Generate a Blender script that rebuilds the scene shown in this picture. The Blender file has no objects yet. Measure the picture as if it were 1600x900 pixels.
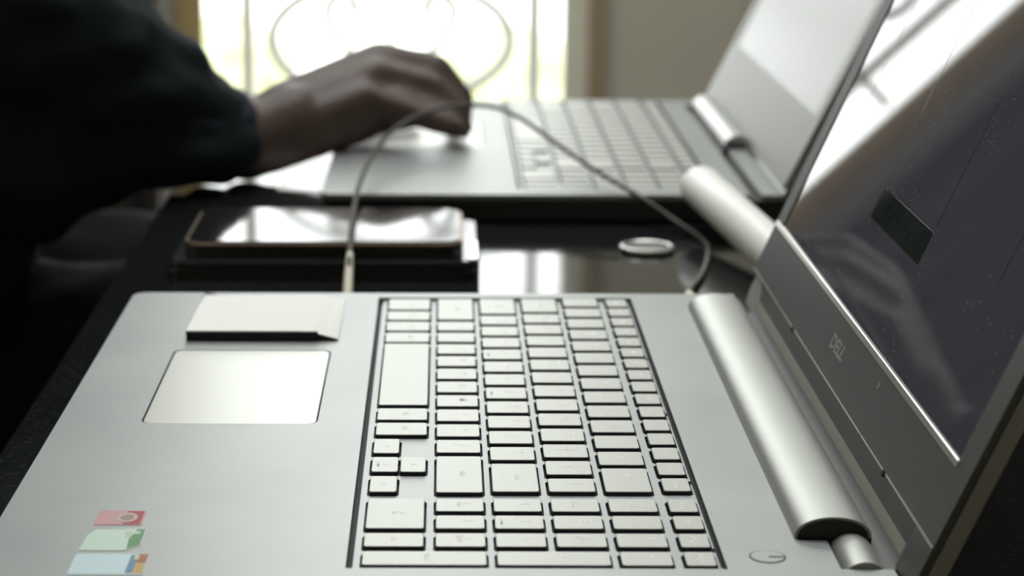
import bpy, bmesh, math, random
from mathutils import Vector, Matrix, noise
random.seed(7)
S = 0.001            # everything below is laid out in millimetres
Z0 = 767.0           # laptop deck height above the floor (mm); z = 0 in the layout is the deck / key tops
scene = bpy.context.scene
COL = scene.collection

# ------------------------------------------------------------------ camera
def W(x, y, z): return Vector((x*S, y*S, (z+Z0)*S))
cam = bpy.data.objects.new('camera', bpy.data.cameras.new('camera')); COL.objects.link(cam)
cr = Vector((0.99999585, 0.0010003, 0.00270117)); cu = Vector((-0.0028604, 0.2344265, 0.97212964)); cf = Vector((-0.0003392, 0.97213333, -0.23442839))
m = Matrix((( cr.x, cu.x, -cf.x), (cr.y, cu.y, -cf.y), (cr.z, cu.z, -cf.z))).to_4x4()
m.translation = W(-9.338, -932.49, 233.133)
cam.matrix_world = m
cam.data.sensor_width = 36; cam.data.lens = 3310.12/1600*36
cam.data.shift_x = (800-689.34)/1600
cam.data.clip_start = 0.02; cam.data.clip_end = 200
cam.data.dof.use_dof = True; cam.data.dof.focus_distance = 0.74; cam.data.dof.aperture_fstop = 11.5
scene.camera = cam
# ------------------------------------------------------------------ world, exposure
world = bpy.data.worlds.new('overcast_sky'); scene.world = world; world.use_nodes = True
bg = world.node_tree.nodes['Background']; bg.inputs['Color'].default_value = (0.97, 1.0, 0.985, 1); bg.inputs['Strength'].default_value = 5.0
vs = scene.view_settings
vs.view_transform = 'Standard'; vs.look = 'None'; vs.gamma = 1; vs.use_curve_mapping = False; vs.exposure = 0.0
scene.cycles.max_bounces = 8; scene.cycles.diffuse_bounces = 4; scene.cycles.glossy_bounces = 5
def portal(x, y, z, w, h, rx=-90):
    l = bpy.data.lights.new('window_daylight', 'AREA'); l.shape = 'RECTANGLE'; l.size = w*S; l.size_y = h*S; l.cycles.is_portal = True
    o = bpy.data.objects.new('window_daylight', l); COL.objects.link(o); o.location = W(x, y, z); o.rotation_euler = (math.radians(rx), 0, 0)
portal(-78, 1900, 195, 530, 1790)
portal(100, 1900, 1400, 2600, 500)  # sampling portal of the added high window
portal(-50, 800, 1962, 1900, 1300, 0)  # sampling portal of the made-up roof opening

# ------------------------------------------------------------------ materials
MATS = {}
def mat(name, col, rough=0.5, metal=0.0, spec=0.5, bump=None, var=None, emis=None, coat=0, sub=0, trans=0):
    if name in MATS: return MATS[name]
    mt = bpy.data.materials.new(name); mt.use_nodes = True; nt = mt.node_tree; p = nt.nodes['Principled BSDF']
    p.inputs['Base Color'].default_value = (*col, 1); p.inputs['Roughness'].default_value = rough; p.inputs['Metallic'].default_value = metal
    p.inputs['Specular IOR Level'].default_value = spec
    if coat: p.inputs['Coat Weight'].default_value = coat; p.inputs['Coat Roughness'].default_value = 0.04
    if trans: p.inputs['Transmission Weight'].default_value = trans
    tc = nt.nodes.new('ShaderNodeTexCoord')
    if bump:   # (scale, strength, distance_mm)
        n = nt.nodes.new('ShaderNodeTexNoise'); n.inputs['Scale'].default_value = bump[0]; n.inputs['Detail'].default_value = 5
        b = nt.nodes.new('ShaderNodeBump'); b.inputs['Strength'].default_value = bump[1]; b.inputs['Distance'].default_value = bump[2]*S
        nt.links.new(tc.outputs['Object'], n.inputs['Vector']); nt.links.new(n.outputs['Fac'], b.inputs['Height']); nt.links.new(b.outputs['Normal'], p.inputs['Normal'])
    if var:    # (scale, colour2, lo, hi)
        n = nt.nodes.new('ShaderNodeTexNoise'); n.inputs['Scale'].default_value = var[0]; n.inputs['Detail'].default_value = 6
        r = nt.nodes.new('ShaderNodeValToRGB'); r.color_ramp.elements[0].color = (*col, 1); r.color_ramp.elements[1].color = (*var[1], 1)
        r.color_ramp.elements[0].position = var[2]; r.color_ramp.elements[1].position = var[3]
        nt.links.new(tc.outputs['Object'], n.inputs['Vector']); nt.links.new(n.outputs['Fac'], r.inputs['Fac']); nt.links.new(r.outputs['Color'], p.inputs['Base Color'])
    MATS[name] = mt; return mt

M_DECK = mat('brushed_aluminium', (.35, .362, .355), .46, .8, bump=(900, .05, .05), var=(18, (.315, .326, .322), .35, .75))
M_KEY = mat('silver_key_paint', (.50, .51, .475), .42, .35, bump=(1500, .04, .04))
M_KEYSIDE = mat('dark_key_side', (.022, .022, .034), .55)
M_TRAY = mat('black_tray', (.008, .008, .012), .7)
M_PAD = mat('touchpad_silver', (.55, .56, .515), .36, .5)
M_BARREL = mat('satin_barrel', (.46, .47, .445), .46, .85, bump=(2500, .25, .07))
M_LEG = mat('legend_print', (.95, .96, .93), .5, 0)
M_LEGD = mat('homing_ridge', (.30, .30, .30), .4, .3)
M_BEZEL = mat('dark_grey_bezel', (.088, .093, .089), .5, .3, bump=(2600, .25, .06), var=(700, (.072, .076, .073), .4, .7))
M_LIDSIDE = mat('lid_edge_grey', (.30, .285, .25), .55, .1, bump=(2200, .2, .05))
M_LIDBACK = mat('lid_back_aluminium', (.55, .56, .55), .4, .8)
M_TRIM = mat('bright_trim', (.80, .80, .75), .3, .9)
M_LOGO = mat('grey_logo', (.33, .335, .33), .4, .3)
M_RUB = mat('black_rubber', (.012, .012, .013), .75)
M_BLACK = mat('black_plastic', (.014, .015, .016), .35)
def screen_mat():
    mt = mat('dark_screen_glass', (.082, .080, .102), .025, 0, .5)
    nt = mt.node_tree; p = nt.nodes['Principled BSDF']; tc = nt.nodes.new('ShaderNodeTexCoord')
    v = nt.nodes.new('ShaderNodeTexVoronoi'); v.inputs['Scale'].default_value = 420; v.inputs['Randomness'].default_value = 1
    n = nt.nodes.new('ShaderNodeTexNoise'); n.inputs['Scale'].default_value = 26; n.inputs['Detail'].default_value = 3
    a = nt.nodes.new('ShaderNodeMath'); a.operation = 'LESS_THAN'; a.inputs[1].default_value = 0.13
    g = nt.nodes.new('ShaderNodeMath'); g.operation = 'GREATER_THAN'; g.inputs[1].default_value = 0.55
    mu = nt.nodes.new('ShaderNodeMath'); mu.operation = 'MULTIPLY'
    mx = nt.nodes.new('ShaderNodeMix'); mx.data_type = 'RGBA'; mx.inputs['A'].default_value = (.082, .080, .102, 1); mx.inputs['B'].default_value = (.34, .34, .36, 1)
    nt.links.new(tc.outputs['Object'], v.inputs['Vector']); nt.links.new(tc.outputs['Object'], n.inputs['Vector'])
    nt.links.new(v.outputs['Distance'], a.inputs[0]); nt.links.new(n.outputs['Fac'], g.inputs[0])
    nt.links.new(a.outputs[0], mu.inputs[0]); nt.links.new(g.outputs[0], mu.inputs[1]); nt.links.new(mu.outputs[0], mx.inputs['Factor'])
    nt.links.new(mx.outputs['Result'], p.inputs['Base Color'])
    return mt
M_SCREEN = screen_mat()
M_SCREEN2 = mat('grey_screen', (.13, .127, .118), .3, 0, .35)
M_PATCH = mat('screen_patch', (.020, .028, .025), .03, 0, .5)
M_PATCHMARK = mat('patch_mark', (.03, .042, .036), .6, 0, .0)
M_LINE = mat('screen_line', (.006, .006, .008), .1, 0, .2)
M_TABLE = mat('black_glossy_table', (.010, .011, .012), .07, 0, .5, bump=(60, .02, .4), var=(420, (.05, .052, .05), .55, .75))

# ------------------------------------------------------------------ geometry helpers (mm in, metres out)
class G:
    def __init__(s): s.v = []; s.f = []; s.mi = []
    def add(s, vs, fs, mi=0):
        o = len(s.v); s.v += [tuple(p) for p in vs]; s.f += [tuple(i+o for i in f) for f in fs]; s.mi += [mi]*len(fs); return s
    def box(s, x0, x1, y0, y1, z0, z1, mi=0):
        return s.add([(x0,y0,z0),(x1,y0,z0),(x1,y1,z0),(x0,y1,z0),(x0,y0,z1),(x1,y0,z1),(x1,y1,z1),(x0,y1,z1)],
              [(3,2,1,0),(4,5,6,7),(0,1,5,4),(1,2,6,5),(2,3,7,6),(3,0,4,7)], mi)
    def rings(s, rings, cap0=True, cap1=True, mi=0, closed=True):
        n = len(rings[0]); vs = [p for r in rings for p in r]; fs = []
        for k in range(len(rings)-1):
            for i in range(n if closed else n-1):
                j = (i+1) % n; fs.append((k*n+i, k*n+j, (k+1)*n+j, (k+1)*n+i))
        if cap0: fs.append(tuple(range(n-1, -1, -1)))
        if cap1: fs.append(tuple((len(rings)-1)*n+i for i in range(n)))
        return s.add(vs, fs, mi)
    def rslab(s, x0, x1, y0, y1, z0, z1, r=1., bev=0., n=4, mi=0, mitop=None):
        def ring(ins, z):
            rr = max(r-ins, .05); out = []
            for cx, cy, a0 in ((x1-ins-rr, y1-ins-rr, 0), (x0+ins+rr, y1-ins-rr, 90), (x0+ins+rr, y0+ins+rr, 180), (x1-ins-rr, y0+ins+rr, 270)):
                for k in range(n+1):
                    a = math.radians(a0+90*k/n); out.append((cx+rr*math.cos(a), cy+rr*math.sin(a), z))
            return out
        rs = [ring(0, z0), ring(0, z1-bev)]
        if bev: rs.append(ring(bev, z1))
        if mitop is None: return s.rings(rs, mi=mi)
        s.rings(rs[:2], True, False, mi)
        return s.rings([ring(0, z1-bev), ring(bev, z1)], False, True, mitop)
    def prof(s, pts, y0, y1, mi=0):      # closed XZ profile extruded along Y
        return s.rings([[(x, y1, z) for x, z in pts], [(x, y0, z) for x, z in pts]], mi=mi)
    def poly(s, pts, z0, z1, mi=0):      # closed XY outline extruded along Z
        return s.rings([[(x, y, z0) for x, y in pts], [(x, y, z1) for x, y in pts]], mi=mi)
    def tube(s, path, rad, n=10, mi=0):
        P = [Vector(p) for p in path]; R_ = rad if hasattr(rad, '__len__') else [rad]*len(P); rings = []; up = None
        for i, p in enumerate(P):
            t = (P[min(i+1, len(P)-1)]-P[max(i-1, 0)]).normalized()
            if up is None: up = t.orthogonal().normalized()
            up = (up - t*up.dot(t)).normalized(); b = t.cross(up)
            rings.append([tuple(p+(up*math.cos(2*math.pi*k/n)+b*math.sin(2*math.pi*k/n))*R_[i]) for k in range(n)])
        return s.rings(rings, mi=mi)
    def xf(s, fn): s.v = [fn(*p) for p in s.v]; return s
    def build(s, name, mats, parent=None, origin=(0, 0, 0), smooth=False, mesh_only=False):
        me = bpy.data.meshes.new(name); ox, oy, oz = origin
        me.from_pydata([((x-ox)*S, (y-oy)*S, (z-oz)*S) for x, y, z in s.v], [], s.f)
        for mm in (mats if isinstance(mats, (list, tuple)) else [mats]): me.materials.append(mm)
        me.polygons.foreach_set('material_index', s.mi)
        bm = bmesh.new(); bm.from_mesh(me); bmesh.ops.recalc_face_normals(bm, faces=bm.faces); bm.to_mesh(me); bm.free()
        if smooth:
            me.polygons.foreach_set('use_smooth', [True]*len(me.polygons))
            try: me.set_sharp_from_angle(angle=math.radians(38))
            except Exception: pass
        me.update()
        if mesh_only: return me
        return link(name, me, parent, origin)
ORG = {}
def link(name, me, parent=None, origin=(0, 0, 0)):
    o = bpy.data.objects.new(name, me); COL.objects.link(o)
    if parent is not None:
        po = ORG[parent.name]; o.parent = parent; o.location = tuple((a-b)*S for a, b in zip(origin, po))
    else: o.location = W(*origin)
    ORG[o.name] = origin; return o
def tag(o, label=None, cat=None, group=None, kind=None):
    if label: o['label'] = label
    if cat: o['category'] = cat
    if group: o['group'] = group
    if kind: o['kind'] = kind
    return o
def thing(name, origin, label, cat, group=None, kind=None):
    o = bpy.data.objects.new(name, None); COL.objects.link(o); o.location = W(*origin); ORG[o.name] = origin; o.empty_display_size = .02
    return tag(o, label, cat, group, kind)
def spline(pts, n=8):
    P = [Vector(p) for p in pts]; P = [P[0]*2-P[1]]+P+[P[-1]*2-P[-2]]; out = []
    for i in range(1, len(P)-2):
        for k in range(n):
            t = k/n; a, b, c, d = P[i-1], P[i], P[i+1], P[i+2]
            out.append(.5*((2*b)+(c-a)*t+(2*a-5*b+4*c-d)*t*t+(3*b-a-3*c+d)*t**3))
    out.append(P[-2]); return [tuple(p) for p in out]
_txt = {}
def text_mesh(s, size, thick=.04, align='CENTER', bold=0):
    key = (s, size, align)
    if key in _txt: return _txt[key]
    cu_ = bpy.data.curves.new('txt', 'FONT'); cu_.body = s; cu_.size = size*S; cu_.align_x = align; cu_.align_y = 'CENTER'; cu_.extrude = thick*S; cu_.resolution_u = 3; cu_.space_line = .8; cu_.offset = bold*S
    ob = bpy.data.objects.new('txt', cu_); COL.objects.link(ob)
    dg = bpy.context.evaluated_depsgraph_get(); me = bpy.data.meshes.new_from_object(ob.evaluated_get(dg))
    bpy.data.objects.remove(ob); bpy.data.curves.remove(cu_)
    _txt[key] = me; return me
def boolean_cut(me, cutter):
    a = bpy.data.objects.new('tmp_a', me); b = bpy.data.objects.new('tmp_b', cutter); COL.objects.link(a); COL.objects.link(b)
    md = a.modifiers.new('b', 'BOOLEAN'); md.operation = 'DIFFERENCE'; md.object = b; md.solver = 'EXACT'; md.use_self = True
    dg = bpy.context.evaluated_depsgraph_get(); out = bpy.data.meshes.new_from_object(a.evaluated_get(dg))
    bpy.data.objects.remove(a); bpy.data.objects.remove(b); return out

# ------------------------------------------------------------------ the room
FL = -Z0
M_WALL = mat('beige_plaster', (.70, .66, .54), .85, var=(3, (.65, .61, .50), .3, .7))
M_CEIL = mat('ceiling_white', (.62, .61, .57), .9)
M_FLOOR = mat('dark_floor', (.045, .04, .036), .5, var=(9, (.03, .027, .025), .3, .7))
M_JAMB = mat('ochre_wood', (.64, .49, .22), .5, var=(14, (.56, .42, .19), .3, .7))
M_WHITE = mat('white_paint', (.80, .80, .77), .45)
M_TAN = mat('tan_wood', (.42, .33, .22), .5)
XL, XR, YF, YB, ZT = -1700, 2300, -2100, 1843, 1900
def struct(name, g, m_, parent=None):
    o = g.build(name, m_, parent)
    if parent is None: o['kind'] = 'structure'
    return o
struct('floor', G().box(XL-100, XR+100, YF-100, YB+50, FL-60, FL), M_FLOOR)
SK = (-1000, 900, 150, 1450)                        # made-up roof opening above the table, added for daylight from above
cg_ = G().box(XL-100, SK[0], YF-100, YB+50, ZT, ZT+60).box(SK[1], XR+100, YF-100, YB+50, ZT, ZT+60).box(SK[0], SK[1], YF-100, SK[2], ZT, ZT+60).box(SK[0], SK[1], SK[3], YB+50, ZT, ZT+60)
struct('ceiling', cg_, M_CEIL)
w3 = thing('added_roof_light', (0, 800, ZT), None, None, kind='structure')
for x in (SK[0], -70, SK[1]-40): G().box(x, x+40, SK[2], SK[3], ZT+4, ZT+56).build('glazing_bar', mat('white_paint', (.86, .86, .81), .45), w3)
struct('wall_left', G().box(XL-100, XL, YF, YB, FL, ZT), M_WALL)
struct('wall_right', G().box(XR, XR+100, YF, YB, FL, ZT), M_WALL)
struct('wall_front', G().box(XL-100, XR+100, YF-100, YF, FL, ZT), M_WALL)
WX0, WX1, WZ0, WZ1 = -340, 185, -690, 1080       # door-height opening
TX0, TX1, TZ0, TZ1 = -1200, 1400, 1160, 1640     # unseen high opening, added to let in more daylight
wb = G()
wb.box(XL-100, WX0, YB, YB+50, FL, TZ0); wb.box(WX1, XR+100, YB, YB+50, FL, TZ0)
wb.box(WX0, WX1, YB, YB+50, FL, WZ0); wb.box(WX0, WX1, YB, YB+50, WZ1, TZ0)
wb.box(XL-100, TX0, YB, YB+50, TZ0, TZ1); wb.box(TX1, XR+100, YB, YB+50, TZ0, TZ1); wb.box(XL-100, XR+100, YB, YB+50, TZ1, ZT)
struct('wall_back', wb, M_WALL)
w1 = thing('window_1', (-60, YB, WZ0), None, None, kind='structure')
G().box(-358, -322, YB-7, YB, WZ0, WZ1+20).build('casing', M_JAMB, w1)
G().box(WX0, WX0+3, YB, YB+50, WZ0, WZ1).build('jamb', M_JAMB, w1)
G().box(WX1, WX1+18, YB-14, YB+4, WZ0, WZ1+20).build('casing', M_TAN, w1)
G().box(WX1-3, WX1, YB-10, YB+50, WZ0, WZ1).build('jamb', M_TAN, w1)
G().box(WX0, WX1, YB-14, YB+4, WZ1, WZ1+20).build('casing', M_JAMB, w1)
G().box(150, 182, YB+15, YB+40, WZ0, WZ1).build('fixed_panel', mat('pale_cream_panel', (.86, .86, .74), .6), w1)
w2 = thing('added_high_window', (100, YB, TZ0), None, None, kind='structure')  # invented high window, there to carry daylight in
for x in (TX0, -330, 500, TX1-40): G().box(x, x+40, YB+5, YB+45, TZ0, TZ1).build('mullion', M_WHITE, w2)
for z in (TZ0, TZ1-36): G().box(TX0+40, TX1-40, YB+5, YB+45, z, z+36).build('rail', M_WHITE, w2)
# wrought-iron grille in the opening
M_IRON = mat('pale_grey_iron', (.82, .83, .80), .5, 0)
gr = thing('window_grille', (-70, YB+60, WZ0), 'pale ornamental iron grille with scrolls filling the bright window', 'grille')
GY = YB+34
def arc(cx, cz, r, a0, a1, n=22): return [(cx+r*math.cos(math.radians(a0+(a1-a0)*k/n)), GY, cz+r*math.sin(math.radians(a0+(a1-a0)*k/n))) for k in range(n+1)]
for x in (-268, 112): G().tube([(x, GY, WZ0), (x, GY, WZ1)], 9, 8).build('bar', M_IRON, gr, smooth=True)
for zc in (-516, -311, -106, 99, 304, 509, 714, 919):
    G().tube([(-78+158*math.cos(math.radians(a_*9)), GY, zc+82*math.sin(math.radians(a_*9))) for a_ in range(41)], 8, 8).build('ring', M_IRON, gr, smooth=True)
    for sgn in (-1, 1):
        sc = [(-78+sgn*x, GY, zc+z) for x, z in ((8, -60), (40, -30), (72, 5), (84, 38), (68, 58), (48, 50), (50, 32))]
        G().tube(spline(sc, 5), 7, 8).build('scroll', M_IRON, gr, smooth=True)
    G().tube([(-78, GY, zc-82), (-78, GY, zc+2)], [8, 4], 8).build('spear', M_IRON, gr, smooth=True)
for z in (-618, -208, 202, 612, 1020): G().box(-320, 182, GY-4, GY+4, z-5, z+5).build('cross_bar', M_IRON, gr)
# dark curtain beside the window
M_CURT = mat('dark_brown_curtain', (.050, .042, .038), .85, bump=(200, .2, 1))
cg = G(); nx = 90; top = []
for z in (FL+15, ZT-500):
    top.append([(-1150+k*(785/nx), YB-70+26*math.sin(k*.9)+6*math.sin(k*2.3+1), z) for k in range(nx+1)])
back = [[(x, y+8, z) for x, y, z in r] for r in top]
cg.rings([top[0]+back[0][::-1], top[1]+back[1][::-1]])
tag(cg.build('curtain', M_CURT, None, (-760, YB-70, FL+15), smooth=True), 'dark brown pleated curtain hanging left of the bright window', 'curtain')
# dark cupboard right of the window, added unseen to darken the table reflection
M_CUP = mat('dark_stained_wood', (.028, .024, .021), .45, var=(16, (.02, .017, .015), .3, .7))
cp = thing('cupboard', (900, 1620, FL), 'tall dark wooden cupboard added unseen at the back wall to darken the table reflection', 'cupboard')
G().box(480, 1380, 1420, 1836, FL+60, 1100).build('body', M_CUP, cp, ORG[cp.name])
for x0, x1, hx in ((486, 928, 900), (932, 1374, 948)):
    d_ = G().rslab(x0, x1, 1400, 1420, FL+70, 1090, 2).build('door', M_CUP, cp, ORG[cp.name])
    G().rslab(hx, hx+12, 1380, 1400, 60, 200, 4).build('handle', M_BLACK, d_, ORG[cp.name])
for x in (490, 1320):
    for y in (1430, 1770): G().rslab(x, x+50, y, y+50, FL, FL+60, 6).build('foot', M_CUP, cp, ORG[cp.name])
# outdoors
M_GROUND = mat('pale_paving', (.74, .73, .68), .9)
tag(G().box(-9000, 9000, YB+50, 14000, FL-80, FL-20).build('ground', M_GROUND), None, None, kind='structure')
M_LEAF = mat('pale_green_leaves', (.36, .40, .22), .7, var=(20, (.50, .52, .34), .35, .65))
def blob(cx, cy, cz, rx, rz, seed):
    bm = bmesh.new(); bmesh.ops.create_icosphere(bm, subdivisions=4, radius=1)
    g = G(); vs = []
    for v in bm.verts:
        d = 1+.22*noise.noise(v.co*2.2+Vector((seed, 0, 0)))+.12*noise.noise(v.co*6+Vector((0, seed, 0)))
        vs.append((cx+v.co.x*rx*d, cy+v.co.y*rx*d, cz+v.co.z*rz*d))
    g.add(vs, [tuple(v.index for v in f.verts) for f in bm.faces]); bm.free(); return g
for cx, cy, r, h, lab in ((-640, 5200, 210, 260, 'low pale green bush outdoors behind the left side of the window'), (170, 5000, 230, 250, 'low pale green bush outdoors seen right of the hand'), (640, 5600, 260, 420, 'taller pale green bush outdoors at the right side of the window')):
    t = thing('garden_bush', (cx, cy, FL-20), lab, 'bush', 'bushes in the garden')
    blob(cx, cy, FL+h*.62, r, h*.62, cx*.01).build('foliage', M_LEAF, t, smooth=True)
    G().tube([(cx, cy, FL-20), (cx+10, cy, FL+h*.5)], [22, 14], 8).build('stem', M_TAN, t)

# ------------------------------------------------------------------ table
tb = thing('table', (130, 300, FL), 'glossy black table under both laptops and the phone', 'table')
TZ = -17
G().rslab(-178, 760, -620, 662, TZ-26, TZ, 10, 1.6, 6).build('table_top', M_TABLE, tb, smooth=True)
G().box(-150, 730, -590, -570, TZ-44, TZ-26).build('apron', M_BLACK, tb); G().box(-150, 730, 640, 655, TZ-44, TZ-26).build('apron', M_BLACK, tb)
for x, y in ((-150, -590), (690, -590), (-150, 634), (690, 634)): G().rslab(x, x+40, y, y+24, FL, TZ-26, 5).build('leg', M_BLACK, tb)

# ------------------------------------------------------------------ laptops
def key_layout():
    K = []                                        # x0, x1, far y, near y, legend, kind
    def row(x0, x1, items, depth=None):
        for far, near, leg in items: K.append((x0, x1, near, far, leg))
    X = lambda r: (-11.1+19*(r-1), 4.6+19*(r-1))
    x0, x1 = X(4)
    nums = ['~\n`', '!\n1', '@\n2', '#\n3', '$\n4', '%\n5', '^\n6', '&\n7', '*\n8', '(\n9', ')\n0', '_\n-', '+\n=']
    row(x0, x1, [(-19*k+14.6, -19*k-.2, s) for k, s in enumerate(nums)]+[(-232, -256.8, 'Backspace')])
    x0, x1 = X(3)
    row(x0, x1, [(13.2, -10.8, 'Tab')]+[(-10.8-19*k-4.2, -10.8-19*(k+1), s) for k, s in enumerate(list('QWERTYUIOP')+['{\n[', '}\n]'])]+[(-243.2, -256.8, '|\n\\')])
    x0, x1 = X(2)
    row(x0, x1, [(13, -14, 'Caps\nLock')]+[(-14-19*k-4.2, -14-19*(k+1), s) for k, s in enumerate(list('ASDFGHJKL')+[':\n;', '"\n\''])]+[(-227.2, -256.9, 'Enter')])
    x0, x1 = X(1)
    row(x0, x1, [(12.8, -24.8, 'Shift')]+[(-24.8-19*k-4.2, -24.8-19*(k+1), s) for k, s in enumerate(list('ZXCVBNM')+['<\n,', '>\n.', '?\n/'])]+[(-219, -257.8, 'Shift')])
    row(-33.4, -14.7, [(12.5, -7, 'Ctrl'), (-10.5, -25.6, 'Fn'), (-29, -44.2, 'WIN'), (-47.8, -63.2, 'Alt'), (-66.2, -156.2, ''), (-160.8, -175.4, 'Alt'), (-179.2, -194, 'Ctrl')])
    row(-33.6, -24.4, [(-199, -215.6, 'LEFT'), (-220, -236.3, 'DOWN'), (-241, -257.4, 'RIGHT')]); row(-23.6, -14.8, [(-220, -236.3, 'UP')])
    fs = ['Esc']+['F%d' % i for i in range(1, 13)]+['PrtScr', 'Insert', 'Delete']
    row(65.6, 74.8, [(-17.02*k+12.8, -17.02*k-.5, s) for k, s in enumerate(fs)])
    nc = [(-264.2, -276.6), (-280.7, -292.9), (-297.3, -309.3), (-313.5, -325.2)]
    row(65.6, 74.8, [(*nc[i], s) for i, s in enumerate(['Home', 'End', 'PgUp', 'PgDn'])])
    row(*X(4), [(*nc[i], s) for i, s in enumerate(['Num\nLock', '/', '*', '-'])])
    row(*X(3), [(*nc[i], s) for i, s in enumerate(['7\nHome', '8', '9\nPgUp'])])
    row(*X(2), [(*nc[i], s) for i, s in enumerate(['4', '5', '6'])])
    row(*X(1), [(*nc[i], s) for i, s in enumerate(['1\nEnd', '2', '3\nPgDn'])])
    row(-33.6, -14.9, [(nc[0][0], nc[1][1], '0\nIns'), (*nc[2], '.\nDel')])
    row(-33.6, 4.6, [(*nc[3], 'Enter')]); row(X(2)[0], X(3)[1], [(*nc[3], '+')])
    return K
KEYS = key_layout()
def tri(kind):
    g = G(); pts = {'UP': [(1.2, 0), (-1, 1.2), (-1, -1.2)], 'DOWN': [(-1.2, 0), (1, 1.2), (1, -1.2)], 'LEFT': [(0, 1.4), (1.1, -1), (-1.1, -1)], 'RIGHT': [(0, -1.4), (1.1, 1), (-1.1, 1)]}[kind]
    return g.poly(pts, -.03, .05).build('legend', M_LEG, mesh_only=True)
def win_mesh():
    g = G()
    for a in (-1.6, .1):
        for b in (-1.6, .1): g.box(a, a+1.5, b, b+1.5, -.03, .05)
    return g.build('legend', M_LEG, mesh_only=True)
def ticks_mesh(): return G().rslab(-.4, .4, -1.6, 1.6, -.05, .25, .35).build('ridge', M_LEGD, mesh_only=True)

def laptop(root, dx, dy, legends, decor):
    O = lambda x, y, z: (x+dx, y+dy, z)
    def B(g, name, m_, parent=root, smooth=False): g.v = [O(*p) for p in g.v]; return g.build(name, m_, parent, ORG[parent.name], smooth)
    # deck plate with the keyboard well, key openings and the touchpad opening cut out
    xr = decor['deck_right']
    out = [(-147, -344), (xr, -344), (xr, -328), (112, -328), (112, -303), (103, -303), (103, -3.5), (118, -3.5), (126, 3), (126, 24), (-147, 24), (-150.5, 22), (-152, 18), (-152, -338), (-150.5, -342.5)]
    if decor.get('plain'): out = [(-147, -344), (xr, -344), (xr, -190), (95, -190), (95, 0), (xr, 0), (xr, 24), (-147, 24), (-152, 19), (-152, -339)]
    gd = G().poly(out, -3, 0)
    deck = gd.build('deck', M_DECK, mesh_only=True)
    cw = G().rslab(-36.6, 76.2, -328, 15.4, -1.4, 2, 1.2).build('c', M_DECK, mesh_only=True)
    deck = boolean_cut(deck, cw)
    c = G()
    for x0, x1, yn, yf, leg in KEYS: c.rslab(x0-.75, x1+.75, yn-.8, yf+.6, -5, 2, 1.3, 0, 3)
    # neighbouring openings of the arrow cluster would touch: they are cut as boxes of their own
    c2 = G().box(-38.4, -36.4, -328.3, 15.2, -5, 2).box(76.1, 77.6, -328.3, 15.2, -5, 2)
    for y in (-84.7, -163.2, -243, -308): c2.box(75.2, 77.0, y-2.4, y+1.2, -5, 2)
    c3 = G().rslab(-121, -55.4, -181.6, -77, -5, 2, 4.5)
    c4 = G().rslab(110.5, 116.5, 9.5, 13.5, -5, 2, 1.5)
    c5 = G().box(95, 101.5, -346, -189, -5, 2)
    for cc in (c, c2, c3)+((c5,) if decor.get('plain') else (c4,)): deck = boolean_cut(deck, cc.build('c', M_DECK, mesh_only=True))
    deck.name = 'deck'
    deck.transform(Matrix.Translation(Vector(O(0, 0, 0))*S-Vector(ORG[root.name])*S))
    deck.materials.clear(); deck.materials.append(M_DECK)
    link('deck', deck, root, ORG[root.name])
    B(G().rslab(-40, 79, -330, 17, -3.6, -3.02, 2), 'keyboard_tray', M_TRAY)
    xb = 132 if not decor.get('plain') else xr
    bot = [(-151, -3.62), (xb, -3.62), (xb, -12), (xb-8, -15), (-140, -15), (-149, -11)]
    bg_ = G().prof(bot, -343, 23)
    if not decor.get('plain'):
        bg_ = G().prof([(-151, -3.62), (104, -3.62), (104, -10), (132, -10), (132, -13), (124, -15), (-140, -15), (-149, -11)], -343, 23)
    B(bg_, 'base', M_BLACK)
    for x in (-120, 95):
        for y in (-320, 0): B(G().rslab(x, x+14, y-6, y+6, TZ, -15, 3), 'foot', M_RUB)
    B(G().rslab(-120.4, -56, -181, -77.6, -3.4, -.15, 4, .2), 'touchpad', M_PAD)
    cache = {}; lm = {}
    tm = {k: tri(k) for k in ('UP', 'DOWN', 'LEFT', 'RIGHT')}; wm = win_mesh(); rm = ticks_mesh()
    for x0, x1, yn, yf, leg in KEYS:
        w, d = round(x1-x0, 1), round(yf-yn, 1)
        if (w, d) not in cache: cache[(w, d)] = G().rslab(-w/2, w/2, -d/2, d/2, -3, 0, 1.1, .18, 3, mi=1, mitop=0).build('key', [M_KEY, M_KEYSIDE], mesh_only=True)
        cx, cy = (x0+x1)/2, (yn+yf)/2
        k = link('key', cache[(w, d)], root, O(cx, cy, 0))
        if not legends or not leg: continue
        if leg in tm: me = tm[leg]; off = (0, 0)
        elif leg == 'WIN': me = wm; off = (2, 0)
        else:
            small = len(leg) > 3; size = 2.8 if small else (5.6 if len(leg) == 1 else 4.0)
            if w < 12: size = 2.9
            me = text_mesh(leg, size, .04, 'CENTER', .06); off = (0 if w < 12 else (2.2 if len(leg) == 1 else 1.0), 0 if w < 12 or d > 18 else 1.2)
            if not me.materials: me.materials.append(M_LEG)
        l = link('legend', me, k, O(cx+off[0], cy+off[1], .0))
        if leg not in tm and leg != 'WIN': l.rotation_euler = (0, 0, math.radians(-90))
        if leg in ('F', 'J', '5', 'DOWN'): link('ridge', rm, k, O(x0+2.2, cy, 0))
    return O, B

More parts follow.
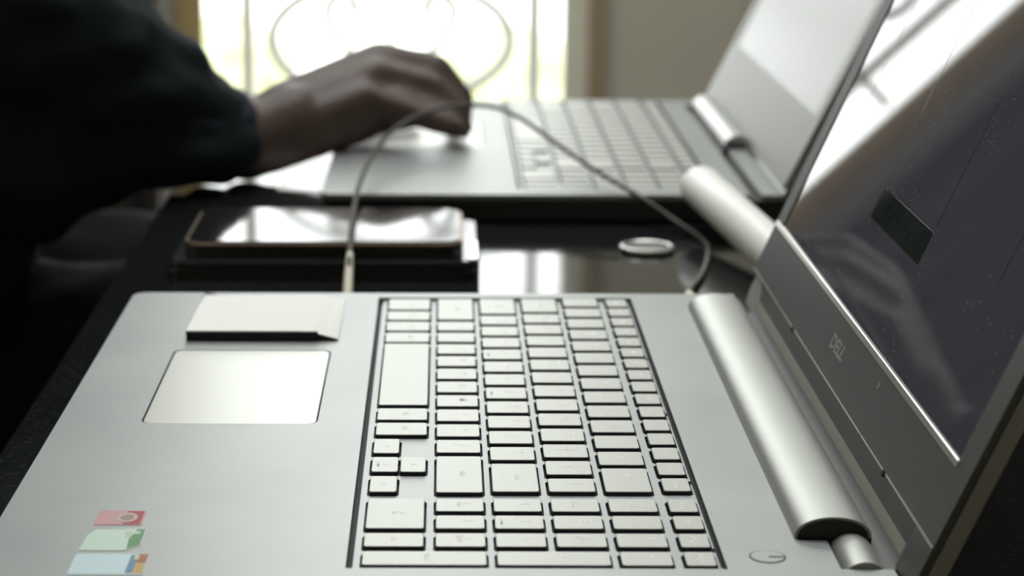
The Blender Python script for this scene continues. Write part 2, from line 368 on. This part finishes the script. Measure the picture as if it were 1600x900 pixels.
# lid coordinates: u up the lid, y along the hinge, w out of the front face
def lid_frame(px, pz, th, dy):
    t = math.radians(th); e = (math.cos(t), math.sin(t)); n = (-math.sin(t), math.cos(t))
    return lambda u, y, w: (px+u*e[0]+w*n[0], y+dy, pz+u*e[1]+w*n[1])
def lidslab(g, F, u0, u1, y0, y1, w0, w1, r=1, bev=0, n=4, mi=0):
    t = G().rslab(u0, u1, y0, y1, w0, w1, r, bev, n); g.add([F(*p) for p in t.v], t.f, mi); return g

# ---- near laptop
L1 = thing('laptop', (0, -160, TZ), 'silver laptop in the foreground, sharp keys and stickers, black screen on the right', 'laptop', 'laptops on the table')
O, B = laptop(L1, 0, 0, True, dict(deck_right=128))
def arch(x0, x1, h, n=20, zb=0): return [((x0+x1)/2-(x1-x0)/2*math.cos(math.pi*k/n), zb+h*math.sin(math.pi*k/n)**.85) for k in range(n+1)]
bar = arch(102, 126.5, 7.0)
inner = arch(103, 125.5, 6.2)
g = G(); g.rings([[(x, -3.5, z) for x, z in bar+[(126.5, -6), (102, -2.9)]], [(x, -301, z) for x, z in bar+[(126.5, -6), (102, -2.9)]]], True, False)
g.rings([[(x, -301, z) for x, z in bar], [(x, -301, z) for x, z in inner]], False, False, closed=False)
B(g, 'hinge_barrel', M_BARREL, smooth=True)
B(G().prof(inner+[(125.5, -6), (103, -2.9)], -301.4, -298), 'barrel_end', M_BLACK)
gk = [(119.5+7.2*math.cos(math.radians(a)), -4.5+6.6*math.sin(math.radians(a))) for a in range(0, 360, 15)]
B(G().prof(gk, -327.5, -302), 'hinge_knuckle', M_BARREL, smooth=True)
gk2 = [(121+5*math.cos(math.radians(a)), -5+5*math.sin(math.radians(a))) for a in range(0, 360, 15)]
B(G().prof(gk2, -3, 4), 'hinge_knuckle', M_BARREL, smooth=True)
TH = 66.5; F = lid_frame(135.3, 13.0, TH, 0)
# curved cover between barrel and lid
cov = [(126.6, -8), (126.8, -3.2), (128.6, -2.8), (130.6, -1.9), (132.4, -.2), (133.8, 2.6), (134.8, 6.5), (135.2, 12.6), (137.5, 12.0), (137, 6), (135.5, 0), (133.5, -5), (131.5, -9)]
B(G().prof(cov, -322, -3), 'hinge_cover', mat('grey_hinge_cover', (.10, .103, .10), .6, .1, bump=(2600, .2, .06)), smooth=True)
B(lidslab(G(), F, -16, 244, -345, 23.4, -7.6, -2.6, 7, 0), 'lid_shell', M_LIDSIDE)
front = G()
for (u0, u1, y0, y1) in ((.2, 24.6, -344.6, 23), (218, 243.5, -344.6, 23), (24.6, 218, -344.6, -329.6), (24.6, 218, 8.4, 23)): lidslab(front, F, u0, u1, y0, y1, -2.2, 0, .3)
lidslab(front, F, -15, .2, -344.6, -323, -2.2, 0, .3)
bezel = B(front, 'bezel', M_BEZEL)
scr = B(lidslab(G(), F, 24.2, 218.4, -330, 8.8, -2.3, -.5, .5), 'screen', M_SCREEN)
B(lidslab(G(), F, 58, 70.6, -202, -117.5, -.5, -.42, .6), 'dark_patch', M_PATCH, scr)
pm = G()
for yc in (-140, -158, -172):
    ring = [F(64.5+3.2*math.cos(2*math.pi*k/20), yc+5*math.sin(2*math.pi*k/20), -.36) for k in range(21)]
    pm.tube(ring, .12, 5)
pm.tube([F(61.5, -135, -.36), F(67.5, -137, -.36)], .12, 5)
B(pm, 'patch_marking', M_PATCHMARK, scr)
for y in (-288, -202, -117, -31): B(lidslab(G(), F, 73 if y > -290 else 24.4, 218, y-.25, y+.25, -.5, -.46, .1), 'screen_line', M_LINE, scr)
B(lidslab(G(), F, 22.2, 24.7, -330.6, 21.5, -.2, .5, .3, .3), 'screen_trim', M_TRIM, smooth=True)
for y0, y1, ww in ((-49, 22.5, .9), (-87, -49.6, .65), (-233.6, -89.5, .5), (-272, -234.4, .5), (-344, -275.5, .5)):
    B(lidslab(G(), F, -ww*.6, .2, y0, y1, -.5, .12, .1), 'bezel_edge', M_TRIM)
for y in (-88.2, -273.8): B(lidslab(G(), F, -1.6, .4, y-1.2, y+1.2, -.8, .5, .5), 'rubber_bumper', M_RUB)
B(lidslab(G(), F, 16, 18.2, -227.4, -226.2, -.1, .06, .3), 'sensor_mark', M_LOGO)
lg = text_mesh('DELL', 9.4, .05, 'CENTER', .22); lg.materials.clear(); lg.materials.append(M_LOGO)
lo = link('logo', lg, L1, F(12, -160, .03))
t_ = math.radians(TH); ax = Vector((0, -1, 0)); ay = Vector((math.cos(t_), 0, math.sin(t_))); az = ax.cross(ay)
lo.rotation_euler = Matrix((ax, ay, az)).transposed().to_euler(); lo.scale = (1.15, .8, 1)
# power button: raised ring, disc and a bar across
c0 = (91.2, -317.6)
def disc(r, z0, z1, c=c0, n=28): return G().poly([(c[0]+r*math.cos(2*math.pi*k/n), c[1]+r*math.sin(2*math.pi*k/n)) for k in range(n)], z0, z1)
pb = B(disc(5.7, -.5, .06), 'power_button', M_KEYSIDE)
B(disc(5.1, -.4, .22), 'button_cap', M_DECK, pb); B(G().rslab(91.4, 96.2, -318.6, -317.8, .1, .34, .3), 'button_mark', M_KEYSIDE, pb)
# stickers on the palm rest
def smat(n, c, r=.3): return mat(n, c, r)
def sticker(pts, m_, prints, lab):
    s_ = B(G().poly(pts, -.02, .16), 'sticker', m_); s_['label'] = lab
    for pp, mm in prints: B(G().poly(pp, .1, .2), 'print', mm, s_)
def ell(cx, cy, a, b, n=20): return [(cx+a*math.cos(2*math.pi*k/n), cy+b*math.sin(2*math.pi*k/n)) for k in range(n)]
s_ = B(G().rslab(-120.8, -105.3, -291, -277.4, -.02, .16, 1), 'sticker', smat('pink_red', (.70, .40, .42))); s_['label'] = 'pink and red sticker'
B(G().rslab(-111.5, -105.9, -290.4, -278, .1, .2, .6), 'print', smat('deep_red', (.46, .06, .08)), s_)
B(G().poly(ell(-111, -284.2, 3.6, 4.6), .1, .24), 'print', smat('pale_rose', (.66, .50, .45)), s_)
B(G().poly(ell(-110.8, -284.2, 2.1, 2.7), .1, .28), 'print', smat('greyish_rose', (.36, .28, .25)), s_)
s_ = B(G().poly([(-121, -300.5), (-119, -295.2), (-103, -294.8), (-103, -309), (-107.5, -314), (-121.6, -314)], -.02, .16), 'sticker', smat('mint', (.70, .88, .76))); s_['label'] = 'mint green sticker with a cut corner'
B(G().poly([(-106, -295.2), (-103.4, -295.2), (-103.4, -309), (-107, -312.5), (-107.5, -304)], .1, .2), 'print', smat('leaf_green', (.13, .33, .15)), s_)
for x, y in ((-109.4, -299.2), (-109, -302.4), (-106.6, -299.6)): B(G().rslab(x, x+2, y, y+2.4, .1, .25, .3), 'print', smat('cream_print', (.66, .74, .56)), s_)
s_ = B(G().rslab(-121.8, -99, -334.4, -317, -.02, .16, 1.2), 'sticker', smat('ice_blue', (.70, .88, .93))); s_['label'] = 'ice blue sticker with an orange corner'
B(G().rslab(-104.6, -102.4, -333.4, -318, .1, .2, .8), 'print', smat('steel_blue', (.12, .28, .45)), s_)
B(G().rslab(-102.6, -99.3, -324.8, -317.3, .1, .22, .5), 'print', smat('rust', (.42, .15, .05)), s_)
B(G().rslab(-102.4, -99.3, -333.6, -325.2, .1, .22, .5), 'print', smat('gold', (.62, .42, .14)), s_)
B(G().rslab(-103.4, -102, -322, -318.4, .1, .26, .4), 'print', smat('cream_print', (.66, .74, .56)), s_)

# ---- far laptop
DX, DY = 73, 608
L2 = thing('laptop', (73, 448, TZ), 'blurred silver laptop behind, under the hand, with a pale grey screen', 'laptop', 'laptops on the table')
O2, B2 = laptop(L2, DX, DY, False, dict(deck_right=124, plain=True))
b2 = arch(100, 117, 8.5)
B2(G().prof(b2+[(117, -3), (100, -3)], -186, -8), 'hinge_barrel', M_LIDBACK, smooth=True)
B2(G().prof(arch(98.5, 114, 3.0)+[(114, -3.4), (98.5, -3.4)], -188.5, -186), 'barrel_end', M_BLACK)
F2 = lid_frame(187, 6, 64, 0)
def B2w(g, name, m_, parent=L2, smooth=False): return g.build(name, m_, parent, ORG[parent.name], smooth)
M_BEZ2 = mat('grey_bezel', (.22, .22, .215), .45, .5)
B2w(lidslab(G(), F2, -6, 250, 262, 632, -7.5, -2.4, 6), 'lid_shell', M_LIDBACK)
fr = G()
for (u0, u1, y0, y1) in ((-2, 42, 262.5, 631.5), (232, 249, 262.5, 631.5), (42, 232, 262.5, 278), (42, 232, 616, 631.5)): lidslab(fr, F2, u0, u1, y0, y1, -2.2, 0, .3)
B2w(fr, 'bezel', M_BEZ2)
B2w(lidslab(G(), F2, 41.6, 232.4, 277.6, 616.4, -2.3, -.5, .5), 'screen', M_SCREEN2)

# ------------------------------------------------------------------ things on the laptops and the table
M_PAPER = mat('white_paper', (.96, .96, .92), .7, bump=(120, .1, .3))
M_COVER = mat('black_cover', (.012, .013, .016), .6)
# small booklet on the palm rest
nb = thing('booklet', (-86, -25, 0), 'small black booklet with a white page on top, lying above the touchpad', 'booklet')
def wedge(z0s, dz0, dz1, x0, x1, y0, y1, cut=None):
    xs = [x0+(x1-x0)*k/12 for k in range(13)]; g = G(); rings = []
    def top(x): return 4.3 if x < -66 else 4.3-(x+66)/12.6*3.4
    for x in xs:
        t = top(x); rings.append([(x, y0, max(t+dz0, .02)), (x, y0, t+dz1), (x, y1, max(t*.45+dz1, .5)), (x, y1, max(t*.45+dz0, .02))])
    return g.rings(rings)
wedge(0, -4.4, -.35, -118, -55, -62, 11.5).build('cover', M_COVER, nb, ORG[nb.name])
wedge(0, -.3, .0, -118, -53.4, -62.2, 11).build('page', M_PAPER, nb, ORG[nb.name])
G().poly([(-119, 6), (-108, 12), (-119, 22)], .05, .8).build('cover_corner', M_COVER, nb, ORG[nb.name])
G().tube([(-118, -62.2, 3.3), (-62, -62.2, 3.3)], .9, 8).build('spine', M_COVER, nb, ORG[nb.name])
# phone stack
M_GLASS = mat('black_glass', (.018, .016, .017), .05, 0, .6)
M_BRONZE = mat('bronze_rim', (.30, .21, .15), .3, .8)
M_CLEAR = mat('glossy_black_case', (.016, .018, .019), .16)
pc = thing('phone_case', (-69, 168, TZ), 'thick black flip case lying on the table under the phone', 'phone case')
G().rslab(-149, 10, 119, 226, TZ, -6.6, 9, 1.2, 6).build('cover', M_CLEAR, pc, ORG[pc.name], True)
G().rslab(-148, 9, 118.2, 121, -12.6, -11.4, 1).build('seam', M_RUB, pc, ORG[pc.name])
G().rslab(3.5, 9.4, 123, 168, -6.7, -6.0, 2.5, .3).build('edge_highlight', M_TRIM, pc, ORG[pc.name], True)  # bright strip standing in for the white reflection on the case edge
ph = thing('smartphone', (-70, 170, -6.6), 'smartphone with bronze rim lying face up on the black case', 'phone')
G().rslab(-141.5, 1.5, 126, 216, -6.6, 1.4, 11, 1.4, 8).build('body', M_BLACK, ph, ORG[ph.name], True)
G().rslab(-141.8, 1.8, 125.7, 216.3, -.4, 1.0, 11.2, .5, 8).build('rim', M_BRONZE, ph, ORG[ph.name], True)
G().rslab(-140.2, .2, 127.3, 214.7, 1.1, 1.9, 10, .25, 8).build('screen', M_GLASS, ph, ORG[ph.name], True)
# cable
M_CABLE = mat('brown_grey_cable', (.055, .046, .036), .5)
M_PLUG = mat('beige_plug', (.62, .58, .47), .5)
cable = [(-54, 34, -9), (-54.4, 52, -5.4), (-54.6, 75, 1.2), (-55.5, 105, 3.9), (-56.2, 135, 5.4), (-57, 190, 6), (-56.5, 240, 8.5), (-51.2, 300, 15.4), (-42.8, 340, 21.3), (-25.9, 385, 26.1), (-3.8, 402, 30), (20.7, 402, 30.1), (38.5, 388, 25.5), (53.4, 360, 19.1), (72.1, 312, 12), (88, 278, 6.5), (106, 255, -1), (122, 242, -10.5), (133, 222, -15), (135, 190, -15.2), (126, 135, -15.2), (114, 90, -14), (110, 60, -9.5), (110, 34, -9)]
cb = thing('charging_cable', (-54, 60, TZ), 'thin brown cable arching over the phone and past the hand', 'cable')
G().tube(spline(cable, 6), 1.5, 8).build('cord', M_CABLE, cb, ORG[cb.name], True)
G().tube([(-54, 26, -9), (-54.2, 44, -7.2), (-54.6, 70, -.6), (-55, 92, 3.2)], [2.6, 2.6, 2.3, 1.8], 10).build('plug', M_PLUG, cb, ORG[cb.name], True)
G().tube([(110, 26, -9), (110, 44, -9), (110.6, 66, -10.6)], [3.0, 3.0, 2.4], 10).build('plug', M_PLUG, cb, ORG[cb.name], True)
# round tin lid
M_TIN = mat('dull_tin', (.55, .55, .52), .3, .9)
dl = thing('tin_lid', (102, 192, TZ), 'small round metal lid lying on the black table between the laptops', 'lid')
G().tube([(102+13.5*math.cos(2*math.pi*k/32), 192+13.5*math.sin(2*math.pi*k/32), TZ+1.7) for k in range(33)], 1.7, 8).build('rim', M_TIN, dl, ORG[dl.name], True)
disc(13, TZ+.2, TZ+1.4, (102, 192)).build('disc', M_BEZ2, dl, ORG[dl.name])
# white tube leaning on the far laptop
wt = thing('white_tube', (150, 170, TZ), 'white cylindrical tube leaning on the far laptop edge beside the near screen', 'tube')
A_, B_ = Vector((137, 257, 7.5)), Vector((166, 92, -5.2)); dd = (B_-A_)
def along(t): return tuple(A_+dd*t)
G().tube([along(t) for t in (0, .004, .015, .5, .93, .935)], [8.5, 10.8, 11.6, 11.6, 11.6, 10.5], 28) .build('body', mat('bright_white_plastic', (.97, .97, .93), .4), wt, ORG[wt.name], True)
G().tube([along(t) for t in (.93, .935, .99, 1.0)], [10, 11.2, 11.2, 10], 28).build('cap', M_BEZ2, wt, ORG[wt.name], True)
# paper sheet
tag(G().poly([(-112, 362), (-64, 352), (-64, 560), (-104, 566)], TZ, TZ+.4).build('paper_sheet', mat('glossy_white_paper', (.92, .92, .88), .22), None, (-90, 460, TZ)), 'white paper sheet on the table below the wrist, partly under the far laptop', 'paper')

# ------------------------------------------------------------------ person
M_SKIN = mat('brown_skin', (.112, .075, .064), .5, bump=(260, .25, 1), var=(25, (.075, .048, .04), .35, .7))
M_JACK = mat('dark_jacket', (.012, .018, .020), .85, 0, .15, bump=(350, .3, 1))
M_CUFF = mat('navy_cuff', (.008, .014, .025), .85, bump=(600, .4, 1))
M_TROU = mat('dark_trousers', (.007, .0085, .009), .85, 0, .1, bump=(400, .3, 1))
M_HAIR = mat('black_hair', (.010, .009, .008), .6, bump=(300, .6, 2))
def capsule(g, a, b, ra, rb, n=14, k=5):
    a, b = Vector(a), Vector(b); t = (b-a); L = t.length or 1e-3; t = t/L; up = t.orthogonal().normalized(); bb = t.cross(up); rings = []
    def ring(c, r): rings.append([tuple(c+(up*math.cos(2*math.pi*i/n)+bb*math.sin(2*math.pi*i/n))*r) for i in range(n)])
    for i in range(1, k+1):
        q = math.pi/2*i/k; ring(a-t*ra*math.cos(q), max(ra*math.sin(q), .1))
    for i in range(0, k):
        q = math.pi/2*i/k; ring(b+t*rb*math.sin(q), max(rb*math.cos(q), .1))
    g.rings(rings)
def chain(g, pts): 
    for (a, ra), (b, rb) in zip(pts[:-1], pts[1:]): capsule(g, a, b, ra, rb)
def ellipsoid(g, c, rx, ry, rz):
    bm = bmesh.new(); bmesh.ops.create_icosphere(bm, subdivisions=3, radius=1)
    g.add([(c[0]+v.co.x*rx, c[1]+v.co.y*ry, c[2]+v.co.z*rz) for v in bm.verts], [tuple(v.index for v in f.verts) for f in bm.faces]); bm.free()
def organic(g, name, m_, parent, vox, smooth_it=4, fold=0, fscale=.02):
    me = g.build(name, m_, mesh_only=True); o = bpy.data.objects.new('tmp', me); COL.objects.link(o)
    r = o.modifiers.new('r', 'REMESH'); r.mode = 'VOXEL'; r.voxel_size = vox*S
    s_ = o.modifiers.new('s', 'SMOOTH'); s_.iterations = smooth_it; s_.factor = .5
    dg = bpy.context.evaluated_depsgraph_get(); out = bpy.data.meshes.new_from_object(o.evaluated_get(dg)); bpy.data.objects.remove(o)
    out.name = name; ox = Vector(ORG[parent.name])*S
    if fold:
        co = [v.co.copy() for v in out.vertices]; no = [v.normal.copy() for v in out.vertices]; flat = []
        for c_, n_ in zip(co, no):
            p = c_/S*fscale; d = noise.noise(Vector((p.x*1.0+p.z*.8, p.y*.5, p.z*1.8-p.x*.4)))+.5*noise.noise(p*2.3)
            flat.extend(c_+n_*d*fold*S)
        out.vertices.foreach_set('co', flat)
    out.transform(Matrix.Translation(-ox))
    out.polygons.foreach_set('use_smooth', [True]*len(out.polygons)); out.materials.clear(); out.materials.append(m_)
    return link(name, out, parent, ORG[parent.name])
pe = thing('person', (-430, 480, FL), 'person in a dark jacket sitting on the left, hand on the far laptop', 'person')
b = G()
# right hand, little finger towards the camera
wr = (-134, 394, 8)
chain(b, [((-205, 350, 60), 27), ((-160, 380, 26), 27), (wr, 25), ((-108, 408, 20), 24)])
mcp = {'i': (-56, 478, 48), 'm': (-51, 458, 53), 'r': (-52, 438, 46), 'p': (-60, 419, 33)}
for k_, base, ra in (('i', (-114, 430, 24), 17), ('m', (-114, 418, 25), 17), ('r', (-114, 408, 20), 18), ('p', (-114, 400, 10), 19)):
    capsule(b, base, mcp[k_], ra, 11.5)
capsule(b, (-122, 398, 7), (-62, 424, 18), 21, 15); capsule(b, (-70, 430, 18), (-30, 440, 20), 15, 11); capsule(b, (-38, 430, 30), (-6, 431, 19), 10, 8); capsule(b, (-30, 448, 36), (-6, 450, 28), 9, 8)
chain(b, [(mcp['i'], 11.5), ((-20, 486, 46), 9.4), ((-3, 485, 27), 8.4), ((-2, 481, 9), 7.2)])
chain(b, [(mcp['m'], 11.5), ((-13, 462, 46), 9.6), ((3, 460, 27), 8.6), ((3, 457, 9), 7.4)])
chain(b, [(mcp['r'], 11), ((-15, 440, 37), 9.2), ((1, 439, 23), 8.4), ((4, 438, 10), 7.4)])
chain(b, [(mcp['p'], 10.5), ((-30, 420, 23), 8.8), ((-12, 421, 17), 8), ((1, 422, 12), 7)])
chain(b, [((-108, 436, 16), 16), ((-82, 474, 17), 12), ((-54, 496, 14), 9.5), ((-30, 504, 9.5), 8)])
# forearm, upper arm, torso, head, other arm, legs (all one body)
chain(b, [((-205, 350, 60), 30), ((-338, 288, 124), 42), ((-425, 305, 335), 48)])
chain(b, [((-430, 330, 340), 55), ((-430, 480, 362), 75), ((-430, 640, 340), 55)])
chain(b, [((-430, 480, 320), 105), ((-455, 480, 20), 115), ((-475, 480, -120), 125)])
chain(b, [((-430, 480, 380), 62), ((-412, 480, 460), 52)])
ellipsoid(b, (-395, 480, 555), 92, 74, 112); capsule(b, (-365, 480, 485), (-345, 480, 475), 40, 30)
capsule(b, (-308, 480, 565), (-296, 480, 542), 9, 13); capsule(b, (-305, 462, 508), (-305, 498, 508), 9, 9)
for s in (-1, 1): ellipsoid(b, (-398, 480+s*75, 550), 16, 8, 30)
for s in (-1, 1): ellipsoid(b, (-312, 480+s*30, 572), 12, 15, 9)
chain(b, [((-425, 662, 335), 48), ((-520, 710, 80), 40), ((-445, 640, -40), 26), ((-425, 620, -46), 24)])
for k_ in range(4): chain(b, [((-422, 604+k_*12, -46), 10), ((-390, 600+k_*12, -46), 9), ((-372, 600+k_*12, -56), 7.5)])
chain(b, [((-435, 600, -46), 12), ((-405, 582, -48), 9), ((-385, 576, -56), 8)])
for y in (385, 548): chain(b, [((-470, y, -155), 72), ((-70, y-5, -150), 62), ((-40, y-5, -200), 56), ((-55, y-5, -700), 40), ((30, y-8, -735), 30)])
organic(b, 'body', M_SKIN, pe, 3.6, 3)
# jacket: torso and sleeves, ends at neck, cuffs and hem
j = G()
chain(j, [((-168, 374, 27), 35), ((-190, 362, 45), 43), ((-222, 342, 64), 51), ((-275, 318, 98), 56), ((-338, 288, 126), 60), ((-425, 305, 340), 68)])
chain(j, [((-430, 330, 346), 66), ((-430, 480, 366), 84), ((-430, 640, 346), 66)])
chain(j, [((-430, 480, 320), 128), ((-450, 480, 20), 136), ((-468, 480, -110), 146)])
chain(j, [((-430, 405, 230), 105), ((-460, 405, -90), 118)]); chain(j, [((-430, 555, 230), 105), ((-460, 555, -90), 118)])
chain(j, [((-425, 662, 340), 66), ((-520, 712, 80), 58), ((-455, 648, -30), 36)])
chain(j, [((-146, 368, 10), 24), ((-196, 350, 15), 29), ((-262, 332, 8), 52), ((-330, 318, 10), 82)])
chain(j, [((-345, 345, 150), 85), ((-345, 350, -40), 88)])
organic(j, 'jacket', M_JACK, pe, 5, 3, fold=6, fscale=.022)
cf_ = G(); chain(cf_, [((-176, 370, 29), 37.5), ((-157, 381, 18), 34)]); organic(cf_, 'cuff', M_CUFF, pe, 3, 2, fold=2, fscale=.05)
tr = G()
for y in (385, 548): chain(tr, [((-470, y, -150), 82), ((-250, y, -150), 81), ((-75, y-5, -150), 76), ((-42, y-5, -205), 70), ((-55, y-5, -670), 54)])
capsule(tr, (-475, 400, -160), (-475, 560, -160), 100, 100)
organic(tr, 'trousers', M_TROU, pe, 7, 3, fold=6, fscale=.018)
for y in (378, 540):
    sh = G(); chain(sh, [((-60, y, FL+42), 42), ((60, y, FL+34), 34), ((110, y, FL+28), 28)]); sh.v = [(x, yy, max(z, FL)) for x, yy, z in sh.v]
    organic(sh, 'shoe', M_BLACK, pe, 6, 2)
hr = G(); ellipsoid(hr, (-408, 480, 580), 96, 82, 104); hr.v = [(x, y, max(z, 562-(x+400)*-.35)) for x, y, z in hr.v]; organic(hr, 'hair', M_HAIR, pe, 6, 2, fold=3, fscale=.06)
for s in (-1, 1):
    e_ = G(); ellipsoid(e_, (-303, 480+s*30, 572), 6, 9, 5.5); e_.build('eye', M_WHITE, pe, ORG[pe.name], True)
# chair under the person
ch = thing('chair', (-500, 480, FL), 'dark chair under the seated person', 'chair')
M_CH = mat('dark_wood', (.03, .022, .018), .5)
G().rslab(-700, -300, 270, 690, -300, -262, 30, 6).build('seat', M_CH, ch, ORG[ch.name])
G().rslab(-735, -700, 270, 690, -262, 230, 10, 3).build('backrest', M_CH, ch, ORG[ch.name])
for x, y in ((-715, 290), (-340, 290), (-715, 640), (-340, 640)): G().rslab(x, x+34, y, y+34, FL, -300, 5).build('leg', M_CH, ch, ORG[ch.name])
